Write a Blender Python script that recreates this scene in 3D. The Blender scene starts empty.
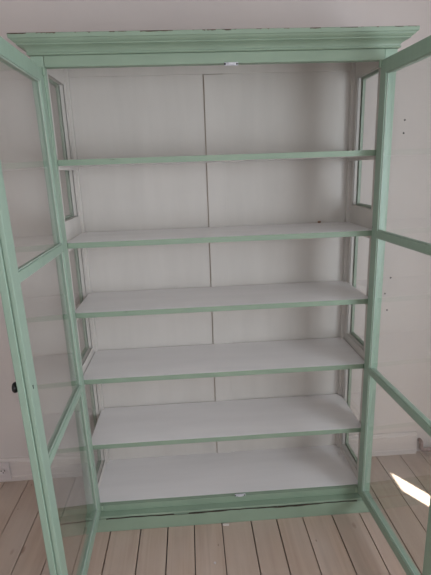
import bpy, bmesh, math, random
from mathutils import Vector, Matrix
random.seed(4)
S = bpy.context.scene
COL = S.collection

# ------------------------------------------------------------------ helpers
class MB:
    """collects boxes, prisms, tubes and lathes into one mesh (world coordinates)"""
    def __init__(self): self.bm = bmesh.new()
    def box(self, x0, x1, y0, y1, z0, z1, bev=0.0, mi=0):
        t = bmesh.new(); bmesh.ops.create_cube(t, size=1)
        for v in t.verts:
            v.co = Vector((x0+(v.co.x+.5)*(x1-x0), y0+(v.co.y+.5)*(y1-y0), z0+(v.co.z+.5)*(z1-z0)))
        if bev > 0: bmesh.ops.bevel(t, geom=t.edges[:], offset=bev, segments=2, profile=.6, affect='EDGES')
        return self.take(t, mi)
    def prism(self, pts, z0, z1, bev=0.0, mi=0):
        t = bmesh.new()
        f = t.faces.new([t.verts.new((x, y, z0)) for x, y in pts])
        r = bmesh.ops.extrude_face_region(t, geom=[f])
        bmesh.ops.translate(t, vec=(0, 0, z1-z0), verts=[e for e in r['geom'] if isinstance(e, bmesh.types.BMVert)])
        bmesh.ops.recalc_face_normals(t, faces=t.faces[:])
        if bev > 0: bmesh.ops.bevel(t, geom=t.edges[:], offset=bev, segments=2, profile=.6, affect='EDGES')
        return self.take(t, mi)
    def sweep(self, prof, path, mi=0):
        """profile points (out, z) carried along a path of (point, outward scale vector)"""
        t = bmesh.new(); rings = []
        for (px, py), (ox, oy) in path:
            rings.append([t.verts.new((px+ox*o, py+oy*o, z)) for o, z in prof])
        n = len(prof)
        for a, b in zip(rings, rings[1:]):
            for i in range(n):
                t.faces.new((a[i], a[(i+1) % n], b[(i+1) % n], b[i]))
        t.faces.new(rings[0]); t.faces.new(rings[-1][::-1])
        bmesh.ops.recalc_face_normals(t, faces=t.faces[:])
        return self.take(t, mi)
    def lathe(self, prof, mat, seg=20, mi=0):
        """profile (radius, height) about local z, placed with a matrix"""
        t = bmesh.new(); rings = []
        for r, h in prof:
            if r < 1e-6: rings.append([t.verts.new((0, 0, h))])
            else: rings.append([t.verts.new((r*math.cos(2*math.pi*k/seg), r*math.sin(2*math.pi*k/seg), h)) for k in range(seg)])
        for a, b in zip(rings, rings[1:]):
            for k in range(seg):
                q = [a[k % len(a)], a[(k+1) % len(a)], b[(k+1) % len(b)], b[k % len(b)]]
                u = []
                for v in q:
                    if v not in u: u.append(v)
                if len(u) > 2: t.faces.new(u)
        for ring in (rings[0], rings[-1]):
            if len(ring) > 2: t.faces.new(ring)
        bmesh.ops.recalc_face_normals(t, faces=t.faces[:])
        for f in t.faces: f.smooth = True
        bmesh.ops.transform(t, matrix=mat, verts=t.verts[:])
        return self.take(t, mi)
    def tube(self, pts, r, seg=14, mi=0):
        t = bmesh.new(); rings = []; pts = [Vector(p) for p in pts]
        for i, p in enumerate(pts):
            d = (pts[min(i+1, len(pts)-1)]-pts[max(i-1, 0)]).normalized()
            a = d.orthogonal().normalized() if i == 0 else (a-d*a.dot(d)).normalized()
            b = d.cross(a)
            rings.append([t.verts.new(p+(a*math.cos(2*math.pi*k/seg)+b*math.sin(2*math.pi*k/seg))*r) for k in range(seg)])
        for A, B in zip(rings, rings[1:]):
            for k in range(seg): t.faces.new((A[k], A[(k+1) % seg], B[(k+1) % seg], B[k])).smooth = True
        t.faces.new(rings[0]); t.faces.new(rings[-1])
        bmesh.ops.recalc_face_normals(t, faces=t.faces[:])
        return self.take(t, mi)
    def take(self, t, mi):
        for f in t.faces: f.material_index = mi
        me = bpy.data.meshes.new('tmp'); t.to_mesh(me); t.free()
        self.bm.from_mesh(me); bpy.data.meshes.remove(me)
        return self
    def xf(self, fn):
        for v in self.bm.verts: v.co = Vector(fn(*v.co))
        bmesh.ops.recalc_face_normals(self.bm, faces=self.bm.faces[:])
        return self

WORLD = {}
def obj(name, mb, mats, parent=None, origin=None, front=None):
    if origin is None: origin = WORLD[parent.name] if parent else Vector((0, 0, 0))
    origin = Vector(origin)
    me = bpy.data.meshes.new(name)
    for v in mb.bm.verts: v.co -= origin
    if front is not None:                       # faces towards the room front take slot 1
        for f in mb.bm.faces:
            f.normal_update()
            if front(f.normal): f.material_index = 1
    mb.bm.to_mesh(me); mb.bm.free()
    for m in (mats if isinstance(mats, (list, tuple)) else [mats]): me.materials.append(m)
    o = bpy.data.objects.new(name, me); COL.objects.link(o)
    WORLD[o.name] = origin
    if parent: o.parent = parent; o.location = origin-WORLD[parent.name]
    else: o.location = origin
    return o
def empty(name, loc, label, cat):
    o = bpy.data.objects.new(name, None); COL.objects.link(o); o.location = loc
    o.empty_display_size = .1; WORLD[o.name] = Vector(loc); o['label'] = label; o['category'] = cat
    return o
def tag(o, label, cat, group=None):
    o['label'] = label; o['category'] = cat
    if group: o['group'] = group
    return o
def struct(name, mb, mats, label=None, cat=None):
    o = obj(name, mb, mats); o['kind'] = 'structure'
    o['label'] = label; o['category'] = cat
    return o

# ------------------------------------------------------------------ materials
def s2l(c): return tuple(((v/255)/12.92 if v/255 <= .04045 else ((v/255+.055)/1.055)**2.4) for v in c)+(1,)
def new_mat(name):
    m = bpy.data.materials.new(name); m.use_nodes = True
    nt = m.node_tree; nt.nodes.clear()
    out = nt.nodes.new('ShaderNodeOutputMaterial'); b = nt.nodes.new('ShaderNodeBsdfPrincipled')
    nt.links.new(b.outputs[0], out.inputs[0]); return m, nt, b, out
def N(nt, t, **kw):
    n = nt.nodes.new(t)
    for k, v in kw.items():
        if k in n.inputs: n.inputs[k].default_value = v
        else: setattr(n, k, v)
    return n
def ramp(nt, fac, p0, p1, c0=(0, 0, 0, 1), c1=(1, 1, 1, 1)):
    r = nt.nodes.new('ShaderNodeValToRGB'); e = r.color_ramp.elements
    e[0].position = p0; e[1].position = p1; e[0].color = c0; e[1].color = c1
    nt.links.new(fac, r.inputs[0]); return r
def mixc(nt, fac, a, b):
    m = nt.nodes.new('ShaderNodeMix'); m.data_type = 'RGBA'
    for sock, v in ((m.inputs[0], fac), (m.inputs[6], a), (m.inputs[7], b)):
        if hasattr(v, 'links'): nt.links.new(v, sock)
        else: sock.default_value = v
    return m.outputs[2]
def coords(nt, scale):
    tc = nt.nodes.new('ShaderNodeTexCoord'); mp = nt.nodes.new('ShaderNodeMapping')
    mp.inputs['Scale'].default_value = scale; nt.links.new(tc.outputs['Object'], mp.inputs[0])
    return mp.outputs[0], tc

def paint(name, col, col2, rough=.5, brush=(6, 6, 60), chip=None, chip_scale=(9, 9, 60), chip_at=(.70, .73), chip_col=(70, 55, 42)):
    m, nt, b, out = new_mat(name)
    v, tc = coords(nt, brush)
    n = N(nt, 'ShaderNodeTexNoise', Scale=1.0, Detail=4.0); nt.links.new(v, n.inputs[0])
    c = mixc(nt, ramp(nt, n.outputs[0], .3, .7).outputs[0], s2l(col), s2l(col2))
    if chip:
        v2, _ = coords(nt, chip_scale)
        n2 = N(nt, 'ShaderNodeTexNoise', Scale=1.0, Detail=5.0, Roughness=.6); nt.links.new(v2, n2.inputs[0])
        c = mixc(nt, ramp(nt, n2.outputs[0], *chip_at).outputs[0], c, s2l(chip_col))
    nt.links.new(c, b.inputs['Base Color'])
    b.inputs['Roughness'].default_value = rough
    bp = N(nt, 'ShaderNodeBump', Strength=.12, Distance=.002); nt.links.new(n.outputs[0], bp.inputs['Height'])
    nt.links.new(bp.outputs[0], b.inputs['Normal'])
    return m

GREEN = (145, 165, 144); GREEN2 = (138, 158, 138)
M = {}
M['green'] = paint('mint_paint', GREEN, GREEN2, .42, (9, 9, 9), True, (14, 14, 14), (.735, .75))
M['green_worn'] = paint('mint_paint_worn', GREEN, GREEN2, .42, (9, 9, 9), True, (7, 60, 60), (.62, .65))
M['green_post'] = paint('mint_paint_post', (157, 180, 160), (149, 172, 152), .42, (9, 9, 9), True, (70, 70, 9), (.66, .68))
M['green_door'] = paint('mint_paint_door', (152, 175, 157), (145, 168, 150), .36, (40, 40, 4), True, (30, 30, 30), (.735, .755))
M['white'] = paint('old_white_paint', (214, 209, 202), (208, 203, 196), .5, (14, 14, 2))
M['shelfwhite'] = paint('shelf_white_paint', (240, 237, 236), (233, 230, 229), .36, (2, 14, 14))
M['wood'] = paint('bare_wood', (92, 70, 50), (70, 52, 38), .7, (10, 60, 10))
M['dark'] = paint('dark_gap', (34, 30, 26), (26, 22, 20), .8)
M['gap'] = paint('brown_gap', (196, 182, 168), (160, 146, 132), .8, (60, 60, 7))
M['split'] = paint('split_wood', (74, 66, 54), (46, 40, 34), .8, (40, 40, 40))
M['crumb'] = paint('crumb_wood', (150, 108, 74), (120, 84, 58), .7, (90, 90, 90))
M['black'] = paint('black_enamel', (22, 20, 20), (16, 15, 15), .35)
M['putty'] = paint('window_putty', (176, 192, 178), (166, 182, 168), .5, (40, 40, 40))
M['plastic'] = paint('outlet_plastic', (214, 204, 203), (208, 198, 197), .35)
M['pipe'] = paint('painted_pipe', (176, 150, 142), (120, 98, 90), .45, (60, 60, 60))
M['skirting'] = paint('skirting_paint', (222, 212, 207), (214, 204, 199), .45, (3, 30, 30))
M['ceiling'] = paint('ceiling_paint', (236, 234, 230), (230, 228, 224), .8)
M['curtain'] = paint('curtain_cloth', (225, 222, 216), (215, 212, 206), .9, (20, 20, 3))
m, nt, b, _ = new_mat('zinc'); b.inputs['Base Color'].default_value = s2l((190, 190, 200)); b.inputs['Metallic'].default_value = .15; b.inputs['Roughness'].default_value = .4
v, _t = coords(nt, (90, 90, 90)); n = N(nt, 'ShaderNodeTexNoise', Scale=1.0); nt.links.new(v, n.inputs[0])
nt.links.new(mixc(nt, n.outputs[0], s2l((170, 170, 184)), s2l((236, 236, 238))), b.inputs['Base Color']); M['zinc'] = m

def wall_mat():
    m, nt, b, out = new_mat('wall_paint')
    v, tc = coords(nt, (1.6, 1.6, 1.6))
    n = N(nt, 'ShaderNodeTexNoise', Scale=1.0, Detail=5.0); nt.links.new(v, n.inputs[0])
    nt.links.new(mixc(nt, ramp(nt, n.outputs[0], .3, .7).outputs[0], s2l((219, 210, 205)), s2l((213, 204, 200))), b.inputs['Base Color'])
    v2, _ = coords(nt, (35, 35, 35)); n2 = N(nt, 'ShaderNodeTexNoise', Scale=1.0, Detail=3.0); nt.links.new(v2, n2.inputs[0])
    bp = N(nt, 'ShaderNodeBump', Strength=.15, Distance=.003); nt.links.new(n2.outputs[0], bp.inputs['Height'])
    nt.links.new(bp.outputs[0], b.inputs['Normal']); b.inputs['Roughness'].default_value = .75
    return m
M['wall'] = wall_mat()

def floor_mat():
    m, nt, b, out = new_mat('pine_boards')
    geo = nt.nodes.new('ShaderNodeNewGeometry'); rnd = geo.outputs['Random Per Island']
    tc = nt.nodes.new('ShaderNodeTexCoord')
    off = N(nt, 'ShaderNodeVectorMath', operation='SCALE'); off.inputs[0].default_value = (3.7, 17.0, 1.0); nt.links.new(rnd, off.inputs['Scale'])
    add = N(nt, 'ShaderNodeVectorMath', operation='ADD'); nt.links.new(tc.outputs['Object'], add.inputs[0]); nt.links.new(off.outputs[0], add.inputs[1])
    def mp(scale):
        q = nt.nodes.new('ShaderNodeMapping'); q.inputs['Scale'].default_value = scale; nt.links.new(add.outputs[0], q.inputs[0]); return q.outputs[0]
    g = N(nt, 'ShaderNodeTexNoise', Scale=1.0, Detail=5.0, Distortion=.6); nt.links.new(mp((42, 2.2, 10)), g.inputs[0])
    w = N(nt, 'ShaderNodeTexNoise', Scale=1.0, Detail=3.0); nt.links.new(mp((5, 2.5, 5)), w.inputs[0])
    c = mixc(nt, ramp(nt, g.outputs[0], .3, .72).outputs[0], s2l((198, 174, 156)), s2l((174, 149, 133)))
    c = mixc(nt, ramp(nt, w.outputs[0], .4, .75, c1=(.6, .6, .6, 1)).outputs[0], c, s2l((202, 189, 180)))
    c = mixc(nt, ramp(nt, rnd, 0, 1, c1=(.55, .55, .55, 1)).outputs[0], c, s2l((182, 162, 147)))
    # knots
    vo = N(nt, 'ShaderNodeTexVoronoi', Scale=1.0); nt.links.new(mp((9, 4.5, 1)), vo.inputs[0])
    hit = ramp(nt, vo.outputs['Distance'], .06, .13, (1, 1, 1, 1), (0, 0, 0, 1))
    sep = nt.nodes.new('ShaderNodeSeparateColor'); nt.links.new(vo.outputs['Color'], sep.inputs[0])
    pick = ramp(nt, sep.outputs[0], .55, .57)
    mul = N(nt, 'ShaderNodeMath', operation='MULTIPLY'); nt.links.new(hit.outputs[0], mul.inputs[0]); nt.links.new(pick.outputs[0], mul.inputs[1])
    m2 = N(nt, 'ShaderNodeMath', operation='MULTIPLY'); nt.links.new(mul.outputs[0], m2.inputs[0]); m2.inputs[1].default_value = .7
    c = mixc(nt, m2.outputs[0], c, s2l((128, 98, 80)))
    # small dark nail heads and pits
    vn = N(nt, 'ShaderNodeTexVoronoi', Scale=1.0); nt.links.new(mp((24, 11, 1)), vn.inputs[0])
    h2 = ramp(nt, vn.outputs['Distance'], .05, .09, (1, 1, 1, 1), (0, 0, 0, 1))
    sp2 = nt.nodes.new('ShaderNodeSeparateColor'); nt.links.new(vn.outputs['Color'], sp2.inputs[0])
    mu2 = N(nt, 'ShaderNodeMath', operation='MULTIPLY'); nt.links.new(h2.outputs[0], mu2.inputs[0]); nt.links.new(ramp(nt, sp2.outputs[1], .8, .82).outputs[0], mu2.inputs[1])
    m3 = N(nt, 'ShaderNodeMath', operation='MULTIPLY'); nt.links.new(mu2.outputs[0], m3.inputs[0]); m3.inputs[1].default_value = .55
    c = mixc(nt, m3.outputs[0], c, s2l((88, 68, 58)))
    nt.links.new(c, b.inputs['Base Color']); b.inputs['Roughness'].default_value = .55
    bp = N(nt, 'ShaderNodeBump', Strength=.1, Distance=.002); nt.links.new(g.outputs[0], bp.inputs['Height']); nt.links.new(bp.outputs[0], b.inputs['Normal'])
    return m
M['floor'] = floor_mat()

def glass_mat():
    m, nt, b, out = new_mat('old_window_glass'); nt.nodes.remove(b)
    geo = nt.nodes.new('ShaderNodeNewGeometry')
    dot = N(nt, 'ShaderNodeVectorMath', operation='DOT_PRODUCT'); nt.links.new(geo.outputs['Incoming'], dot.inputs[0]); nt.links.new(geo.outputs['Normal'], dot.inputs[1])
    ab = N(nt, 'ShaderNodeMath', operation='ABSOLUTE'); nt.links.new(dot.outputs['Value'], ab.inputs[0])
    iv = N(nt, 'ShaderNodeMath', operation='SUBTRACT'); iv.inputs[0].default_value = 1; nt.links.new(ab.outputs[0], iv.inputs[1])
    pw = N(nt, 'ShaderNodeMath', operation='POWER'); nt.links.new(iv.outputs[0], pw.inputs[0]); pw.inputs[1].default_value = 5
    ma = N(nt, 'ShaderNodeMath', operation='MULTIPLY_ADD'); nt.links.new(pw.outputs[0], ma.inputs[0]); ma.inputs[1].default_value = .96; ma.inputs[2].default_value = .04
    tr = nt.nodes.new('ShaderNodeBsdfTransparent'); tr.inputs[0].default_value = (.975, .985, .978, 1)
    gl = nt.nodes.new('ShaderNodeBsdfGlossy'); gl.inputs['Roughness'].default_value = .01
    mx = nt.nodes.new('ShaderNodeMixShader')
    nt.links.new(ma.outputs[0], mx.inputs[0]); nt.links.new(tr.outputs[0], mx.inputs[1]); nt.links.new(gl.outputs[0], mx.inputs[2])
    nt.links.new(mx.outputs[0], out.inputs[0]); return m
M['glass'] = glass_mat()

# ------------------------------------------------------------------ the room
YW = .405; XR = 1.6; XL = -2.2; YF = -3.0; ZC = 2.5
WY0, WY1, WZ0, WZ1 = -2.7, .272-1.621*(1.6-.861), .70, 1.92
seams = [-2.33+.13*k for k in range(4)]+[-1.81, -1.68, -1.55, -1.42, -1.29, -1.165, -1.040, -.916, -.794, -.667, -.546, -.411, -.288, -.169, -.044, .090,
         .208, .328, .466, .594, .717, .841, .974, 1.093, 1.22, 1.35, 1.48, 1.60, 1.73]
fl = MB()
for a, c in zip(seams, seams[1:]):
    g = random.choice((.0022, .0028, .0036)); dz = random.uniform(-.0008, 0)
    fl.box(a+g*.5, c-g, YF-.05, YW+.02, -.022, dz, .0012)
fl.box(XL-.1, XR+.1, YF-.05, YW+.02, -.06, -.0225, 0, 1)
struct('floor', fl, [M['floor'], M['dark']], 'worn pale pine floorboards running front to back', 'floor')

wb = MB(); wb.box(XL-.1, XR+.1, YW, YW+.12, -.02, ZC+.05)
wall = struct('wall_back', wb, M['wall'], 'pinkish white plaster wall behind the cabinet', 'wall')
def plug(x, z, r=.0045):
    h = MB(); h.lathe([(0, 0), (r, 0), (r*.8, .0015), (0, .001)], Matrix.Translation((x, YW, z)) @ Matrix.Rotation(math.pi/2, 4, 'X'), 12)
    obj('screw_hole', h, M['dark'], wall, (x, YW, z))
for x, z in ((.879, 1.750), (.878, 1.693), (.863, 1.008), (.839, .927), (.855, .839)): plug(x, z)
w = MB(); w.box(XL-.12, XL, YF-.1, YW, -.02, ZC); struct('wall_left', w, M['wall'], 'white side wall left of the cabinet', 'wall')
w = MB(); w.box(XL-.12, XR+.12, YF-.12, YF, -.02, ZC); struct('wall_front', w, M['wall'], 'white wall facing the cabinet', 'wall')
w = MB(); w.box(XL-.12, XR+.12, YF-.12, YW+.12, ZC, ZC+.1); struct('ceiling', w, M['ceiling'], 'white ceiling of the room', 'ceiling')
w = MB()
w.box(XR, XR+.12, YF, WY0, -.02, ZC); w.box(XR, XR+.12, WY1, YW, -.02, ZC)
w.box(XR, XR+.12, WY0, WY1, -.02, WZ0); w.box(XR, XR+.12, WY0, WY1, WZ1, ZC)
struct('wall_right', w, M['wall'], 'white window wall right of the cabinet', 'wall')
w = MB()
for y0, y1, z0, z1 in ((WY0-.08, WY0, WZ0-.08, WZ1+.08), (WY1, WY1+.08, WZ0-.08, WZ1+.08), (WY0, WY1, WZ1, WZ1+.08), (WY0, WY1, WZ0-.08, WZ0)):
    w.box(XR-.02, XR-.0005, y0, y1, z0, z1, .004)
struct('window_1', w, M['skirting'], 'white window casing on the right wall', 'window')
cu = MB(); pts = []; nn = 48  # unseen curtain, added so the sun enters only through a slit beside it
y0c, y1c = WY0-.06, WY1-.10
for i in range(nn+1):
    y = y0c+(y1c-y0c)*i/nn; pts.append((XR-.045+.012*math.sin(i*1.05), y))
cu.prism(pts+[(x+.004, y) for x, y in reversed(pts)], WZ0-.15, WZ1+.12)
tag(obj('curtain', cu, M['curtain'], None, (XR-.045, (y0c+y1c)/2, WZ1+.12)), 'unseen white curtain added on the right wall to narrow the sun to a slit', 'curtain')

def skirting(name, x0, x1, label):
    prof = [(0, 0), (.020, 0), (.020, .026), (.016, .029), (.016, .104), (.0185, .106), (.0185, .111), (.012, .117), (.013, .122), (.010, .128), (0, .129)]
    s = MB(); s.sweep(prof, [((x0, YW), (0, -1)), ((x1, YW), (0, -1))])
    return struct(name, s, M['skirting'], label, 'baseboard')
skirting('baseboard_left', XL, 1.066, 'white moulded skirting board along the wall behind the cabinet')

# ------------------------------------------------------------------ small things by the wall
pp = MB(); arc = [(1.081, YW-.018, .085+.0*k) for k in (0,)]
path = [(1.088, YW+.01, .075), (1.088, YW-.012, .075)]
for k in range(1, 7):
    a = k/6*math.pi/2; path.append((1.088, YW-.012-.014*math.sin(a), .061+.014*math.cos(a)))
for k in range(1, 7):
    a = k/6*math.pi/2; path.append((1.088+.02*(1-math.cos(a)), YW-.026, .045-.02*math.sin(a)-.0))
path += [(1.16, YW-.026, .025), (1.40, YW-.026, .025), (XR-.03, YW-.026, .025)]
pp.tube(path, .0105)
tag(obj('heating_pipe', pp, M['pipe'], None, (1.088, YW-.026, 0)), 'thin pinkish brown pipe bending out of the wall beside the right skirting end', 'pipe')

ox = -1.152
ot = empty('power_outlet', (ox-.012, YW-.02, .07), 'white wall socket mounted on the skirting board at the far left', 'socket')
q = MB(); q.box(ox-.052, ox+.028, YW-.034, YW-.0165, .018, .118, .005); hb = obj('housing', q, M['plastic'], ot)
q = MB(); q.lathe([(0, 0), (.021, 0), (.022, .002), (.020, .0035), (.0185, .0015), (0, .0012)], Matrix.Translation((ox-.006, YW-.034, .074)) @ Matrix.Rotation(math.pi/2, 4, 'X'), 24)
sk = obj('socket_face', q, M['plastic'], ot)
for dx, dz in ((-.0085, .003), (.0085, .003), (0, -.0085)):
    q = MB(); q.lathe([(0, 0), (.0032, 0), (.0028, .0012), (0, .001)], Matrix.Translation((ox-.006+dx, YW-.0353, .074+dz)) @ Matrix.Rotation(math.pi/2, 4, 'X'), 10)
    obj('pin_hole', q, M['dark'], sk)

q = MB(); q.prism([(-.042, -.031), (-.014, -.034), (-.012, -.026), (-.040, -.023)], 0, .007, .0015)
tag(obj('wood_chip', q, M['skirting'], None, (-.027, -.028, 0)), 'small white chip lying against the cabinet base on the floor', 'chip')
q = MB(); q.prism([(-.094, -.228), (-.088, -.232), (-.083, -.226), (-.087, -.219), (-.093, -.221)], 0, .002, .0005)
tag(obj('paint_flake', q, M['plastic'], None, (-.088, -.225, 0)), 'tiny white paint flake alone in the middle of the floor', 'flake')
q = MB(); q.prism([(.466, .336), (.472, .333), (.480, .335), (.483, .340), (.476, .345), (.468, .343)], 1.3045, 1.3125, .0025)
tag(obj('wood_crumb', q, M['crumb'], None, (.474, .342, 1.3045)), 'small brown crumb at the back of the second shelf from the top', 'crumb')

# ------------------------------------------------------------------ the cabinet
D = .357; XO = .644; XI = .600; XS = .614; XG = .630; XB = .653
cab = empty('display_cabinet', (0, .18, 0), 'tall empty mint green glazed display cabinet with both doors swung wide open against the wall', 'cabinet')
def part(name, mb, mats, origin=None, parent=None, front=None): return obj(name, mb, mats, parent or cab, origin, front)

# base: plinth, ledge, threshold rail
q = MB(); q.box(-XB+.002, XB-.002, -.015, .02, 0, .066, .002); q.box(-XB+.002, -XB+.03, .02, .385, 0, .066, .002); q.box(XB-.03, XB-.002, .02, .385, 0, .066, .002)
pl = part('plinth', q, M['green'])
q = MB(); q.box(-XB, XB, -.012, .385, .0675, .078, .003); part('base_ledge', q, M['green'])
# the long split between ledge and plinth, opened up and torn in places
q = MB(); n = 90; up = []; dn = []
for i in range(n+1):
    x = -.56+1.14*i/n
    t = max(0, math.sin(i*.21)+.5*math.sin(i*.63+1))*.5
    mid = .0665+.0022*math.sin(i*.17)+.0008*math.sin(i*.9)
    hw = .0008+.0046*t*(1 if .25 < i/n < .95 else .5)*random.uniform(.6, 1)
    up.append((x, mid+hw)); dn.append((x, mid-hw))
t = bmesh.new()
A = [[t.verts.new((x, y, z)) for x, z in L] for L in (up, dn) for y in (-.0158, -.008)]
for i in range(n):
    for a, c in ((0, 2), (1, 0), (2, 3), (3, 1)):
        t.faces.new((A[a][i], A[a][i+1], A[c][i+1], A[c][i]))
bmesh.ops.recalc_face_normals(t, faces=t.faces[:]); q.take(t, 0)
obj('paint_crack', q, M['split'], pl)
q = MB(); q.box(-XI, XI, .022, .045, .078, .1085, .002); part('threshold_rail', q, M['green'])
for s in (-1, 1):   # front posts carry the doors
    q = MB(); q.box(*sorted((s*XI, s*XO)), .002, .0303, .078, 1.9555, .002); part('front_post', q, M['green_post'])
# frieze and cornice
q = MB(); q.box(-XI+.0015, XI-.0015, 0, .03, 1.919, 1.9555, .0015)
part('frieze', q, M['green'])
c0 = 1.956
prof = [(-.02, c0), (.005, c0), (.008, c0+.002), (.008, c0+.006), (.005, c0+.008), (.007, c0+.013), (.012, c0+.019), (.020, c0+.024), (.029, c0+.027),
        (.031, c0+.027), (.031, c0+.031), (.036, c0+.033), (.042, c0+.038), (.045, c0+.043), (.049, c0+.0435), (.050, c0+.056), (.048, c0+.058), (-.02, c0+.058)]
q = MB(); q.sweep(prof, [((-XO, .385), (-1, 0)), ((-XO, 0), (-1, -1)), ((XO, 0), (1, -1)), ((XO, .385), (1, 0))])
co = part('cornice', q, M['green'])
for a in range(40):    # chipped paint along the upper lip of the cornice
    x = -.69+1.38*a/40+random.uniform(-.02, .02); L = random.choice((.006, .01, .018, .03, .06)); h = random.uniform(.0012, .0042)
    if random.random() < .25: continue
    z1 = c0+.0575; k = 5; tt = bmesh.new(); P = []
    for j in range(k+1):
        P.append((x+L*j/k, z1-h*random.uniform(.3, 1)))
    V = [[tt.verts.new((X, y, Z)) for X, Z in ([(p[0], z1) for p in P] if up_ else P)] for up_ in (1, 0) for y in (-.0507, -.047)]
    for j in range(k):
        for a1, b1 in ((0, 2), (1, 0), (2, 3), (3, 1)): tt.faces.new((V[a1][j], V[a1][j+1], V[b1][j+1], V[b1][j]))
    tt.faces.new((V[0][0], V[1][0], V[3][0], V[2][0])); tt.faces.new((V[0][k], V[2][k], V[3][k], V[1][k]))
    bmesh.ops.recalc_face_normals(tt, faces=tt.faces[:]); q = MB(); q.take(tt, 0)
    obj('paint_chip', q, M['wood'], co)
q = MB(); q.box(-XO+.002, XO-.002, .031, .385, 1.99, 2.008); part('top_panel', q, M['white'])

# back: top rail, two panels, batten
q = MB(); q.box(-XI, XI, .349, .375, 1.952, 1.99, .001); part('back_rail', q, M['white'])
q = MB(); q.box(-XI, -.0405, D, .375, .09, 1.952); part('back_panel', q, M['white'])
q = MB(); q.box(-.0405, XI, D+.0005, .375, .09, 1.952); part('back_panel', q, M['white'])
q = MB(); q.box(-.036, .046, D-.0075, D+.0005, .1095, 1.9495, .0008); part('batten', q, M['white'])
q = MB(); q.box(-.0400, -.0362, D-.001, D+.0005, .1095, 1.9515); part('shadow_gap', q, M['gap'])  # grey-brown strip drawn in for the gap line beside the batten
q = MB(); q.box(-.036, .046, D-.001, D+.0005, 1.9497, 1.9518); part('shadow_gap', q, M['gap'])

# sides: outer green frame, inner white frame, cleats, glass
OPEN = [(.150, .700), (.765, 1.300), (1.382, 1.915)]
for s in (-1, 1):
    X = lambda a, c: sorted((s*a, s*c))
    q = MB(); q.box(*X(XI, XO), .335, .385, .078, 1.99, .0015); part('corner_post', q, [M['white']])
    q = MB(); lip = .010
    q.box(*X(XG+.0025, XO), .0305, .085+lip, .078, 1.99); q.box(*X(XG+.0025, XO), .300-lip, .335, .078, 1.99)
    lo = .078
    for z0, z1 in OPEN+[(1.99, 2)]:
        q.box(*X(XG+.0025, XO), .085+lip, .300-lip, lo, min(z0+lip, 1.99)); lo = z1-lip
    sf = part('side_frame', q, M['green'])
    q = MB(); q.box(*X(XS, XG), .0305, .085, .078, 1.99); q.box(*X(XS, XG), .300, .335, .078, 1.99)
    lo = .078
    for z0, z1 in OPEN+[(1.99, 2)]:
        q.box(*X(XS, XG), .085, .300, lo, min(z0, 1.99)); lo = z1
    for z0, z1 in OPEN:      # moulded glazing bead round each opening
        b_ = .006
        q.box(*X(XS-.002, XS+.004), .085-b_, .085, z0-b_, z1+b_, .0012); q.box(*X(XS-.002, XS+.004), .300, .300+b_, z0-b_, z1+b_, .0012)
        q.box(*X(XS-.002, XS+.004), .085, .300, z0-b_, z0, .0012); q.box(*X(XS-.002, XS+.004), .085, .300, z1, z1+b_, .0012)
    obj('inner_frame', q, M['white'], sf)
    for z0, z1 in OPEN:
        q = MB(); q.box(*X(XG, XG+.0022), .0855, .2995, z0+.0005, z1-.0005); obj('glass_pane', q, M['glass'], sf)

# shelves, cut round the posts, with green front edges
ZS = [1.6124, 1.3039, 1.0200, .7275, .4158]; TH = .0215
for i, z in enumerate(ZS):
    x = XI-.0015; X2 = XS-.004; yb = D-.008
    pts = [(-x, .030), (x, .030), (x, .0375), (X2, .0375), (X2, .333), (x, .333), (x, yb), (-x, yb), (-x, .333), (-X2, .333), (-X2, .0375), (-x, .0375)]
    q = MB(); q.prism(pts, z-TH, z, .0008)
    sh = part('shelf', q, [M['shelfwhite'], M['green_worn'] if i in (0, 2) else M['green']], (0, .19, z), front=lambda n_: n_.y < -.6)
    for s in (-1, 1):
        q = MB(); q.box(*sorted((s*XI, s*(XS-.0035))), .045, .332, z-TH-.0145, z-TH-.0002, .001); obj('cleat', q, M['white'], sh)
x = XI; pts = [(-x, .045), (x, .045), (XS, .045), (XS, .334), (x, .334), (x, D-.0005), (-x, D-.0005), (-x, .334), (-XS, .334), (-XS, .045)]
q = MB(); q.prism(pts, .090, .1095, 0); part('bottom_board', q, M['shelfwhite'])

# bolt catches
def catch(x, y, z, flip):
    q = MB(); q.box(x-.024, x+.026, y-.001, y+.004, z-.0055, z+.0055, .0025)
    q.box(x-.010, x+.012, y-.006, y+.001, z-.0045, z+.0045, .002)
    c = part('bolt_catch', q, M['zinc'], (x, y, z))
    for dx in (-.021, .021):
        h = MB(); h.lathe([(0, 0), (.0032, 0), (.0026, .0014), (0, .0016)], Matrix.Translation((x+dx, y-.001, z)) @ Matrix.Rotation(math.pi/2, 4, 'X'), 10); obj('screw', h, M['dark'], c)
catch(.045, -.002, 1.9165, 0)
catch(.045, .0225, .1125, 1)

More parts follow.
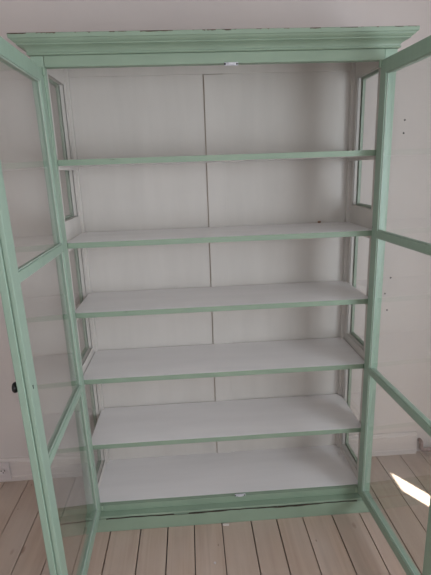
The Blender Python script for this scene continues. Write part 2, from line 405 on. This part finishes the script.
# doors, each hung on its post and standing a quarter turn open
DW = .578; DT = .030; Z0, Z1 = .108, 1.9165
BARS = [(.716, .744), (1.286, 1.314)]
RT, RB = .048, .038
def door(s, ang, hx0, lean, SW, SF):
    ca, sa = math.cos(ang), math.sin(ang)
    def place(t, d, z):      # t along the door from the hinge, d from the inner face outwards
        hx = s*(hx0+lean*(z-Z0)/(Z1-Z0))     # an old door hangs a little out of plumb
        return (hx+s*(d*sa-t*ca), -t*sa-d*ca-.001, z)
    org = place(0, DT/2, Z0); 
    q = MB(); b = .0025
    q.box(0, SW, 0, DT, Z0, Z1, b); q.box(DW-SF, DW, 0, .0125, Z0, Z1, b); q.box(DW-SF+.001, DW-.004, .012, .0155, Z0+.002, Z1-.002); q.box(DW-SF, DW+.003, .015, DT+.005, Z0, Z1, b)
    q.box(SW-.004, DW-SF+.004, 0, DT, Z1-RT, Z1, b); q.box(SW-.004, DW-SF+.004, 0, DT, Z0, Z0+RB, b)
    dr = part('door', q.xf(place), M['green_door'], org)
    for z0, z1 in BARS:
        q = MB(); q.box(SW-.002, DW-SF+.002, .0005, DT-.004, z0, z1, .003); obj('crossbar', q.xf(place), M['green_door'], dr)
    edges = [Z0+RB]+[e for bb in BARS for e in bb]+[Z1-RT]
    for k in range(0, 6, 2):
        z0, z1 = edges[k], edges[k+1]
        q = MB(); q.box(SW, DW-SF, .009, .0115, z0, z1); obj('glass_pane', q.xf(place), M['glass'], dr)
        q = MB(); p = .0035
        q.box(SW, SW+p, .005, .009, z0, z1, .001); q.box(DW-SF-p, DW-SF, .005, .009, z0, z1, .001)
        q.box(SW, DW-SF, .005, .009, z0, z0+p, .001); q.box(SW, DW-SF, .0035, .009, z1-p, z1, .001)
        obj('putty', q.xf(place), M['putty'], dr)
    for z in (Z0+.012, Z1-.012):   # pivot hinges at the bottom and top corner
        q = MB(); q.lathe([(0, -.012), (.0045, -.012), (.0055, -.010), (.0055, .010), (.0045, .012), (0, .012)], Matrix.Translation((.004, -.003, z)), 12)
        obj('hinge', q.xf(place), M['green'], dr)
    if s < 0:
        zk = 1.0; tk = DW-.016
        q = MB(); q.lathe([(0, 0), (.010, 0), (.010, .0015), (.006, .003), (.006, .006), (.010, .009), (.0145, .013), (.0155, .017), (.013, .021), (.007, .0235), (0, .024)],
                          Matrix.Translation((tk, DT, zk)) @ Matrix.Rotation(-math.pi/2, 4, 'X'), 24)
        kn = obj('knob', q.xf(place), M['black'], dr); kn['label'] = 'round black knob'
        q = MB(); q.lathe([(0, 0), (.003, 0), (.0025, .001), (0, .001)], Matrix.Translation((tk-.003, 0, zk)) @ Matrix.Rotation(math.pi/2, 4, 'X'), 10)
        q.box(tk-.0045, tk-.0015, -.001, .001, zk-.009, zk-.0005)
        obj('keyhole', q.xf(place), M['dark'], dr)
    return dr
door(-1, 1.547, .580, .026, .046, .053); door(1, 1.610, .584, 0, .046, .045)

# ------------------------------------------------------------------ light
def area(name, loc, rot, sx, sy, power, col):
    l = bpy.data.lights.new(name, 'AREA'); l.shape = 'RECTANGLE'; l.size = sx; l.size_y = sy; l.energy = power; l.color = col
    o = bpy.data.objects.new(name, l); COL.objects.link(o); o.location = loc; o.rotation_euler = rot; return o
area('window_daylight', (XR-.07, (WY0+WY1)/2, (WZ0+WZ1)/2), (0, math.radians(90), 0), WZ1-WZ0, WY1-WY0-.1, 21.5, (.895, .965, 1.07))
area('front_fill', (-.3, YF+.03, 1.5), (math.radians(90), 0, 0), 1.5, 1.3, 4, (.93, .97, 1.05))  # added fill lamp behind the camera; the front wall has no window
sun = bpy.data.lights.new('sun', 'SUN'); sun.energy = 14; sun.angle = .009; sun.color = (1, .95, .88)
so = bpy.data.objects.new('sun', sun); COL.objects.link(so)
hx, hy = .525, -.851; tip = Vector((.861, .272, 0)); run = (XR+.12-tip.x)/hx
d = Vector((hx*run, hy*run, WZ1)); so.rotation_euler = d.to_track_quat('Z', 'Y').to_euler(); so.location = (3, -3, 4)
wd = bpy.data.worlds.new('world'); S.world = wd; wd.use_nodes = True
bg = wd.node_tree.nodes['Background']; sky = wd.node_tree.nodes.new('ShaderNodeTexSky'); sky.sky_type = 'HOSEK_WILKIE'
wd.node_tree.links.new(sky.outputs[0], bg.inputs[0]); bg.inputs[1].default_value = .6

# ------------------------------------------------------------------ camera
f, cx, cy, cz, yaw, pitch, roll = 449.52, -.1282, -1.7208, 1.561, .0536, .2573, -.0342
fw = Vector((math.sin(yaw)*math.cos(pitch), math.cos(yaw)*math.cos(pitch), -math.sin(pitch)))
rt = Vector((math.cos(yaw), -math.sin(yaw), 0)); up = rt.cross(fw)
r2 = rt*math.cos(roll)+up*math.sin(roll); u2 = -rt*math.sin(roll)+up*math.cos(roll)
cd = bpy.data.cameras.new('camera'); cam = bpy.data.objects.new('camera', cd); COL.objects.link(cam)
cd.sensor_fit = 'VERTICAL'; cd.sensor_height = 36; cd.sensor_width = 27; cd.lens = f/575*36; cd.clip_start = .02
cam.matrix_world = Matrix(((r2.x, u2.x, -fw.x, cx), (r2.y, u2.y, -fw.y, cy), (r2.z, u2.z, -fw.z, cz), (0, 0, 0, 1)))
S.camera = cam
S.view_settings.view_transform = 'Standard'; S.view_settings.look = 'None'; S.view_settings.gamma = 1
S.view_settings.use_curve_mapping = False; S.view_settings.exposure = .97
